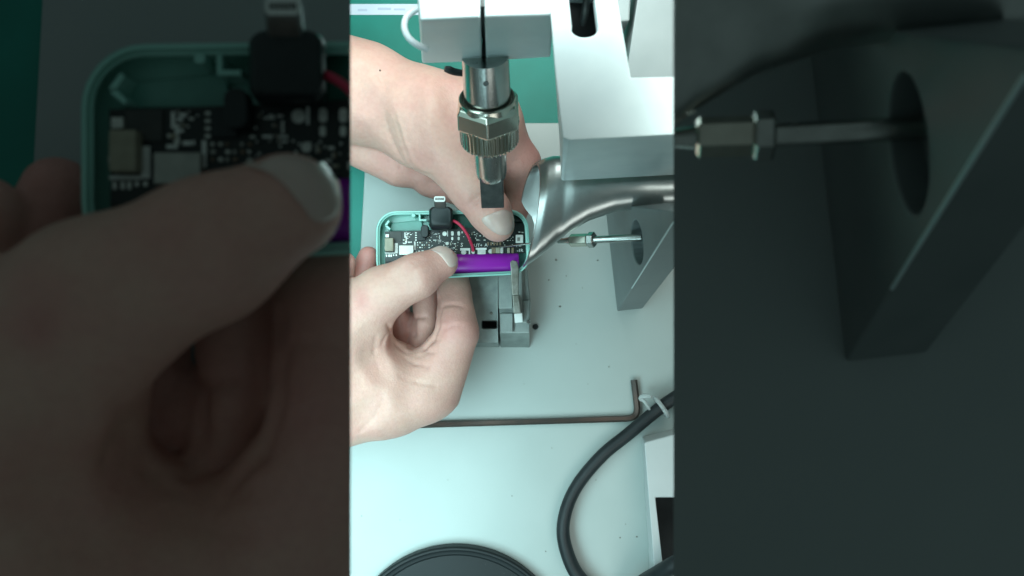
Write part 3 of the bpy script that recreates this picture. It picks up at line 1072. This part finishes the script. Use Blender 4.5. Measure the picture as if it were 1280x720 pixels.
# dark screw hole plug in the bench beside the fixture, and swarf specks
o = obj('rubber_stud', lathe(FC.P(669.3, 408.6, 0), FC.P(669.3, 408.6, 2), [(0, FC.R(3.6, 0)), (0.6, FC.R(3.5, 0)), (1, FC.R(2.6, 0))], 16), M['black'], smooth=True, origin=FC.P(669.3, 408.6, 0))
tag(o, 'small round black stud on the bench right of the clamp fixture', 'stud')
bms = []
for x, y, r in ((695, 325, 2.2), (747, 325.5, 1.3), (686, 350, 1.4), (700, 383, 1.6), (775, 672, 1.2), (796, 671, 1.1), (682, 689, 1.0), (761, 458.5, 1.0), (452, 645, 0.9), (782, 655, 0.7), (720, 430, 0.7), (745, 600, 0.7), (655, 480, 0.6),
                (640, 620, 0.7), (690, 560, 0.6), (560, 600, 0.6), (500, 650, 0.7), (735, 480, 0.6), (708, 345, 0.8), (728, 360, 0.7)):
    ang = random.random() * 6
    p = FC.P(x, y, 0)
    rr = FC.R(r, 0)
    ring = [(math.cos(ang + 2 * math.pi * i / 6) * rr * random.uniform(0.6, 1.3), math.sin(ang + 2 * math.pi * i / 6) * rr * random.uniform(0.5, 1.1)) for i in range(6)]
    bms.append(poly_loft([[p + Vector((u, v, 0.0)) for u, v in ring], [p + Vector((u * 0.7, v * 0.7, 0.0006)) for u, v in ring]]))
o = obj('dirt_specks', join_bm(bms), M['finger'])
o['kind'] = 'stuff'
o['label'] = 'dark specks of dirt scattered over the white bench'

# ------------------------------------------------------------------ soldering head
hd = thing('soldering_head', 'grey soldering head with knurled collar and square tip above the mint case', 'soldering head', FC.P(640, 60, 140))
HT, HB = 222, 160
obj('clamp_block', px_block(FC, [(517, -60), (600.2, -60), (600.2, 22.5), (524.8, 26)], HB, HT, [(530, 5), (602.4, 5), (602.4, 76.8), (527.5, 79.5)]), M['alu'], hd, bevel=0.0009, seg=3)
obj('clamp_block', px_block(FC, [(605.8, -60), (694, -60), (692, 19.4), (605.8, 22)], HB, HT - 1, [(607.6, 5), (689, 5), (688, 71.5), (607.6, 76.6)]), M['alu'], hd, bevel=0.0009, seg=3)
obj('clamp_spacer', px_block(FC, [(599, -60), (607, -60), (607, 8), (599, 8)], HB, HT - 12), M['tip'], hd)
obj('clamp_spacer', px_block(FC, [(602.6, 5), (607.4, 5), (607.4, 70), (602.6, 70)], HB + 1, HB + 6, [(602.8, 6), (607.2, 6), (607.2, 70), (602.8, 70)]), M['tip'], hd)
obj('clamp_spacer', px_block(FC, [(600.6, 30), (605.4, 30), (605.4, 32), (600.6, 32)], HB + 4, HB + 22), M['tip'], hd)
# bracket with a long slot
bk = obj('bracket', px_block(FC, [(690, -60), (688.5, 20), (693.5, 85), (703.5, 172), (712, 175.5), (880, 166), (880, 95), (788.5, 97.2), (770, -10), (765, -60)],
                             116, HT, [(700, 90), (698, 130), (699, 170), (701.5, 224.0), (703.5, 226.0), (880, 216.5), (880, 168), (746, 172), (732, 105), (730, 80)]), M['alu'], hd)
slot = [(712, -30)] + [(712 + 0.06 * 0, 0), (715.5, 30)] + [(731.6 + 17.2 * math.cos(math.radians(a)), 33 + 11 * math.sin(math.radians(a))) for a in range(165, 10, -15)] + [(748.5, 30), (745, 0), (744, -30)]
cav = [FC.P(x, y, HT) for x, y in ((709, -50), (762, -50), (766, 57), (709, 57))]
boolean_cut(bk, [poly_loft([[Vector((p.x, p.y, FC.z(HT - 12))) for p in (FC.P(x, y, HT) for x, y in slot)], [FC.P(x, y, HT + 4) for x, y in slot]]),
                 poly_loft([[Vector((p.x, p.y, FC.z(182))) for p in cav], [Vector((p.x, p.y, FC.z(HT - 8))) for p in cav]])])
m_ = bk.modifiers.new('bevel', 'BEVEL')
m_.width = 0.0017
m_.segments = 3
m_.limit_method = 'ANGLE'
obj('slot_rod', px_tube(FC, [(736, -20, 204, 5.0), (732, 10, 203, 4.8), (728, 30, 196, 4.2)], 6, 12), M['tip'], hd, smooth=True)
obj('slot_shade_sheet', poly_loft([[Vector((p.x, p.y, FC.z(181))) for p in cav], [Vector((p.x, p.y, FC.z(184))) for p in cav]]), M['dark'], hd)  # near-black sheet added as the shade of the void under the slot
# iron
I0, I1 = FC.P(606.5, 70, 165), FC.P(616.8, 263, 97)


def axis_t(py):
    """Where along the iron a row of the photograph falls."""
    lo, hi = 0.0, 1.0
    for _ in range(40):
        m = (lo + hi) / 2
        p = I0.lerp(I1, m)
        y = 360 - p.y / (CAM_H - p.z) * FPX
        if y < py:
            lo = m
        else:
            hi = m
    return lo


def axis_r(t, rpx):
    p = I0.lerp(I1, t)
    return rpx / FPX * (CAM_H - p.z)


def iron(name, prof, mat, sides=40, ripple=None, parent=None, bevel=0.0, angle=30):
    pr = [(axis_t(y), r) for y, r in prof]
    pr = [(t, axis_r(t, r)) for t, r in pr]
    return obj(name, lathe(I0, I1, pr, sides, True, ripple), M[mat], parent or hd, smooth=sides > 8, bevel=bevel, angle=angle)


body = iron('barrel', [(20, 27), (30, 29.6), (138, 29.4), (148, 28.5)], 'steel')
tm = axis_t(88)
fwd = Vector((0, 0, 1))
axd = (I1 - I0).normalized()
fwd = (fwd - axd * fwd.dot(axd)).normalized()
pm = I0.lerp(I1, tm) + fwd * axis_r(tm, 29.0)
obj('index_mark', lathe(pm - fwd * 0.0004, pm + fwd * 0.0004, [(0, 0.0015), (1, 0.0013)], 12), M['tip'], hd)
# union nut: open collar, hexagon, knurled ring
pr = [(axis_t(y), axis_r(axis_t(y), r)) for y, r in ((146, 30.5), (123, 31.6), (121, 32.4), (120.8, 34.6), (122, 35.8), (132, 36.6))]
obj('collar', lathe(I0, I1, pr, 48, False), M['nickel'], hd, smooth=True, angle=30)
iron('hex_nut', [(124.5, 35), (125.5, 39.5), (131, 43.4), (150, 43.4), (152, 40)], 'nickel', 6, bevel=0.0006)
iron('knurled_ring', [(148, 36.0), (149.5, 38.6), (152.5, 38.6), (153.5, 37.4), (174, 36.8), (176.5, 34.6), (177, 20)], 'nickel', 160, ripple=lambda i: (1.0, 1.0, 0.93, 0.93)[i % 4], angle=10)
iron('sleeve', [(166, 21.0), (212, 19.6), (218, 18.6), (221, 16)], 'steel')
pr = [(axis_t(y), axis_r(axis_t(y), r)) for y, r in ((214, 20.2), (250.5, 19.8), (251.5, 18.8))]
obj('soldering_tip', lathe(I0, I1, pr, 4), M['tip'], hd, bevel=0.0003)
obj('white_hose', px_tube(FC, [(530, 8, 205, 4.2), (518, 13, 206, 4.2), (508, 22, 207, 4.2), (505.5, 34, 208, 4.2), (510, 46, 208, 4.2), (520, 55, 207, 4.2), (534, 62, 204, 4.2)], 8, 12), M['hose'], hd, smooth=True)
obj('cable_stub', px_tube(FC, [(556, 86, 140, 3.4), (562, 87.5, 139, 5.0), (572, 90.5, 136, 4.4), (600, 94, 128, 3.6)], 5, 10), M['cable'], hd, smooth=True)
# upright plate and block behind the bracket
o = obj('support_plate', px_block(FC, [(806, -60), (783.5, 86), (786, 130), (900, 130), (900, -60)], 0, 150), M['gusset'], bevel=0.0006)
tag(o, 'tall grey steel support plate behind the bracket in the top right', 'support plate')
o = obj('guide_block', px_block(FC, [(752, -40), (790.5, -40), (787, 26), (772, 27.5), (756, 27)], 110, 150), M['gusset'], bevel=0.0008)
tag(o, 'small grey block between the slotted bracket and the tall support plate', 'block')

# ------------------------------------------------------------------ steel suction pipe, wire guide, gusset


def horn_pipe(F, label, lo):
    root = thing('suction_pipe', label, 'pipe', F.P(790, 240, 120))
    st = [  # centre px, centre py, height, half height px, half depth px, lean px of the near side, lean x of the upper side
        (930, 232, 104, 24, 22, 0, 0.0), (842, 235.5, 104, 24.5, 22, 0, 0.0), (800, 235.5, 103, 25.5, 22, 0, 0.0), (767, 236.5, 101, 29, 22, 0, 1.0), (737, 239.5, 99, 37, 23, 1, 2.0),
        (715, 244, 97, 46, 24, 2, 3.0), (699, 249, 95, 54, 25, 4, 4.0), (685, 256, 94, 61, 26, 6, 6.0), (672, 263, 93, 65, 27, 8, 8.0), (662, 268.5, 92, 66, 27, 9.5, 8.6)]
    ctrl = []
    for i in range(len(st) - 1):
        a, b = st[i], st[i + 1]
        for k in range(4):
            t = k / 4
            ctrl.append([u * (1 - t) + v * t for u, v in zip(a, b)])
    ctrl.append(list(st[-1]))
    for scale_in, nm in ((1.0, 'outer'), ):
        rings_o, rings_i = [], []
        n = 40
        for cx, cy, h, ry, rz, lean, lx in ctrl:
            c = F.P(cx, cy, h)
            ro, ri = [], []
            for i in range(n):
                a = 2 * math.pi * i / n
                for lst, s in ((ro, 1.0), (ri, 0.94)):
                    dy = F.R(ry * s, h) * math.cos(a)
                    dz = F.R(rz * s, h) * math.sin(a)
                    sn, cn = math.sin(a), math.cos(a)
                    if sn < 0:
                        f = min(1.0, max(0.0, (cn + 0.15) / 0.5))
                        f = f * f * (3 - 2 * f)
                        ls = sn * (1.5 * f - 0.9 * (1 - f))
                    else:
                        ls = sn
                    dx = F.R(lean, h) * ls * s + F.R(lx, h) * cn * s
                    lst.append(c + Vector((dx, dy, dz)))
            rings_o.append(ro)
            rings_i.append(ri)
        # bent, torn lower corner of the mouth
        for k, ring in enumerate(rings_o[-6:] + rings_i[-6:]):
            pass
        bm = poly_loft(rings_o + rings_i[::-1], False, False)
        obj('pipe_wall', bm, M['pipe'], root, smooth=True, angle=35)
    return root


def wire_guide(F, label, end_x):
    root = thing('wire_guide', label, 'wire guide', F.P(728, 300, 88))
    xr = 802.0
    obj('rod', px_tube(F, [(742, 299.8, 90, 4.6), (770, 298.4, 95, 4.6), (xr, 296.8, 100, 4.8)], 3, 16), M['steel'], root, smooth=True)
    a, b = F.P(712.5, 300.6, 82), F.P(736, 299.9, 88)
    r = F.R(8.4, 90)
    obj('hex_sleeve', lathe(a, b, [(0, r * 0.8), (0.06, r), (0.92, r), (1, r * 0.9)], 6), M['nickel'], root, bevel=r * 0.05)
    a, b = F.P(735.2, 299.9, 88), F.P(743.4, 299.7, 90)
    r = F.R(10.2, 91)
    obj('lock_nut', lathe(a, b, [(0, r * 0.9), (0.15, r), (0.85, r), (1, r * 0.9)], 6), M['steel'], root, bevel=r * 0.05)
    obj('nozzle', px_tube(F, [(698, 301.4, 78, 3.4), (706, 301.0, 80, 3.8), (714, 300.6, 82, 5.2)], 2, 14), M['steel'], root, smooth=True)
    if end_x < 700:
        obj('solder_wire', px_tube(F, [(end_x, 309, 61, 1.0), (645, 306.5, 66, 1.1), (672, 303.4, 71, 1.3), (699, 301.4, 78, 1.5)], 5, 8), M['steel'], root, smooth=True)
    return root


def gusset_plate(F, label):
    k = (CAM_H - F.base) / CAM_H            # how near this work surface is
    q = F.zoom * k
    th = math.radians(6.5)
    x0 = F.P(771.5, 389, 0).x
    yb = F.P(771.5, 389, 0).y
    wd = F.P(803.5, 389, 0).x - x0
    fp = FPX / F.zoom
    d1 = 0.33 * k
    for _ in range(20):                     # where the near edge of the slope reaches the side of the picture
        y1 = 84 / fp * d1
        d1 = (x0 - (y1 - yb) * math.tan(th)) * fp / 202
    z1 = CAM_H - d1
    s1 = (y1 - yb) / math.cos(th)

    def Z(mm):
        return F.base + mm * MM * k

    hz = (z1 - F.base) / k / MM
    prof = [(0, Z(0)), (0.0004, Z(3)), (s1 * 1.05, Z(hz * 1.05)), (s1 * 1.12, Z(hz * 0.95)), (0.0585 * q, Z(106)), (0.064 * q, Z(80)), (0.095 * q, Z(70)), (0.095 * q, Z(0))]
    root = thing('gusset_plate', label, 'gusset plate', (x0, yb, F.base))
    rot = Matrix.Translation((x0, yb, 0)) @ Matrix.Rotation(th, 4, 'Z')

    def turned(bm):
        bmesh.ops.transform(bm, verts=bm.verts, matrix=rot)
        return bm

    bm = turned(poly_loft([[Vector((0, y, z)) for y, z in prof], [Vector((wd, y, z)) for y, z in prof]]))
    o = obj('plate', bm, M['gusset'], root)
    # bare metal edge, laid on as a pale strip to give the slope's edge highlight
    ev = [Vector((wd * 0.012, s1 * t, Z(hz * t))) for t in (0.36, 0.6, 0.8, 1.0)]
    obj('bare_edge_highlight', turned(tube(ev, [wd * 0.022] * 4, 8)), M['alu'], root, smooth=True)
    # oval slot for the rod
    rt = 57 / 156.0
    sc = (rt * x0 - yb) / (math.cos(th) + rt * math.sin(th))
    dS = (x0 - sc * math.sin(th)) * fp / 156.0
    zc = CAM_H - dS
    ry = 28 / fp * dS
    rz = dS * 7.2 / 156.0
    rings = [[Vector((xx, sc + ry * math.cos(2 * math.pi * i / 28), zc + rz * math.sin(2 * math.pi * i / 28))) for i in range(28)] for xx in (-0.01, wd * 0.38)]
    boolean_cut(o, [turned(poly_loft(rings))])
    m = o.modifiers.new('bevel', 'BEVEL')
    m.width = wd * 0.045
    m.segments = 3
    m.limit_method = 'ANGLE'
    return root


horn_pipe(FC, 'bent steel suction pipe with flared torn mouth beside the soldering tip', 70)
wire_guide(FC, 'thin brightly lit solder wire guide with hex fitting under the flared pipe', 624)
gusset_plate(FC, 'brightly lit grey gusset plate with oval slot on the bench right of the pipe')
o = obj('thin_lead', px_tube(FC, [(676, 283, 30, 1.0), (700, 285, 26, 1.0), (722, 281, 24, 1.0), (742, 270, 26, 1.0), (760, 255, 30, 1.0)], 8, 8), M['hose'], smooth=True)
tag(o, 'thin pale lead curving behind the flared steel pipe over the lit bench', 'lead')

# ------------------------------------------------------------------ hex key, cable, casing, dish
hexk = [(520, 531.5, 3, 3.8), (600, 529, 3, 3.8), (700, 526, 3, 3.8), (772, 523.6, 3, 4.1), (783, 523.2, 3, 4.1), (790, 521.8, 3, 4.1), (794.6, 518.2, 3, 4.1), (796.2, 512, 3, 4.1), (795.8, 504, 3, 4.1), (792.4, 475, 3, 4.1)]
o = obj('hex_key', px_tube(FC, hexk, 6, 6), M['hexkey'], smooth=True, angle=25, origin=FC.P(700, 526, 0))
tag(o, 'long dark L-shaped hex key lying across the white bench', 'hex key')
cab = [(930, 452, 14, 8.6), (880, 476, 13, 8.4), (842, 498, 12, 8.2), (816, 517, 11, 8.0), (786, 542, 10, 8.0), (751, 571, 9, 8.0), (719, 611, 8.5, 8.0), (704.5, 652, 8.5, 8.2), (708, 688, 8.5, 8.6), (726, 724, 8.5, 9.0), (765, 752, 9, 9.4), (800, 730, 24, 9.6), (842, 706, 52, 10.5), (900, 672, 54, 11)]
o = obj('black_cable', px_tube(FC, cab, 12, 20), M['cable'], smooth=True, origin=FC.P(720, 610, 0))
tag(o, 'thick black cable looping over the bench in the lower right', 'cable')
ct = thing('cable_tie', 'clear plastic tie around the black cable above the white casing', 'cable tie', FC.P(822, 503, 0))
cc = FC.P(827, 509, 11)
ax = (FC.P(842, 488, 12) - FC.P(815, 506, 11)).normalized()
u = Vector((0, 0, 1))
v = ax.cross(u)
pts = [cc + (u * math.cos(2 * math.pi * i / 28) + v * math.sin(2 * math.pi * i / 28)) * FC.R(13.5, 11) for i in range(29)]
obj('loop', tube(pts, [FC.R(2.8, 11)] * 29, 8), M['clear'], ct, smooth=True)
obj('tail', px_tube(FC, [(812, 512, 14, 1.6), (806, 502, 10, 2.4), (801, 498, 8, 3.2), (806, 495, 10, 3.4), (814, 496, 14, 2.0)], 5, 8), M['clear'], ct, smooth=True)
cs = thing('white_casing', 'white casing with a dark rectangular opening in the lower right corner', 'casing', FC.P(830, 640, 0))
o = obj('body', px_block(FC, [(805.6, 553), (930, 519), (930, 790), (824, 790)], 0, 34, [(802, 546), (930, 515), (930, 785), (816, 785)]), M['whitebox'], cs)
op = [(821.5, 625.5), (900, 625.5), (900, 740), (834.5, 740)]
boolean_cut(o, [px_block(FC, op, 4, 40)])
m_ = o.modifiers.new('bevel', 'BEVEL')
m_.width = 0.0012
m_.segments = 3
m_.limit_method = 'ANGLE'
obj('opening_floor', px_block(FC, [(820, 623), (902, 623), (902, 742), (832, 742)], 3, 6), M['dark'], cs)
dc = FC.P(571, 818, 0)
rd = FC.R(142, 8)
prof = [(0, rd * 0.97), (0.2, rd), (0.85, rd), (1.0, rd * 0.988), (1.0, rd * 0.972), (0.9, rd * 0.962), (0.86, rd * 0.95), (0.84, rd * 0.93), (0.76, rd * 0.915), (0.74, rd * 0.3), (0.74, rd * 0.02)]
o = obj('round_dish', lathe(dc, dc + Vector((0, 0, 0.009)), prof, 96), M['dish'], smooth=True, angle=25, origin=dc)
tag(o, 'round black dish with raised rim at the bottom of the bench', 'dish')

# ------------------------------------------------------------------ enlarged second set of things on the two added worktops, dim above the lamps
CUT = CUT_L
build_hand(FL, GRIP, GRIP_GROOVES, 'large dim hand filling the far left, thumb over the second mint case', [GRIP_NAIL], 0.0020, -0.24, GRIP_SPOTS, (), GRIP_DENTS)
power_bank(FL, 'large dim mint power bank on the far left under the dim hand')
CUT = CUT_R
horn_pipe(FR, 'large dim dark pipe crossing the top right corner', 70)
wire_guide(FR, 'large dim rod with hex fitting on the added right worktop', 710)
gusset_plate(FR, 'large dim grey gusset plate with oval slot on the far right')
o = obj('thin_lead', px_tube(FR, [(690, 283, 30, 1.0), (704, 284.6, 26, 1.0), (722, 281, 24, 1.0), (742, 270, 26, 1.0), (760, 255, 30, 1.0)], 8, 8), M['hose'], smooth=True)
tag(o, 'thin dim lead curving under the large dark pipe on the added right worktop', 'lead')
CUT = None
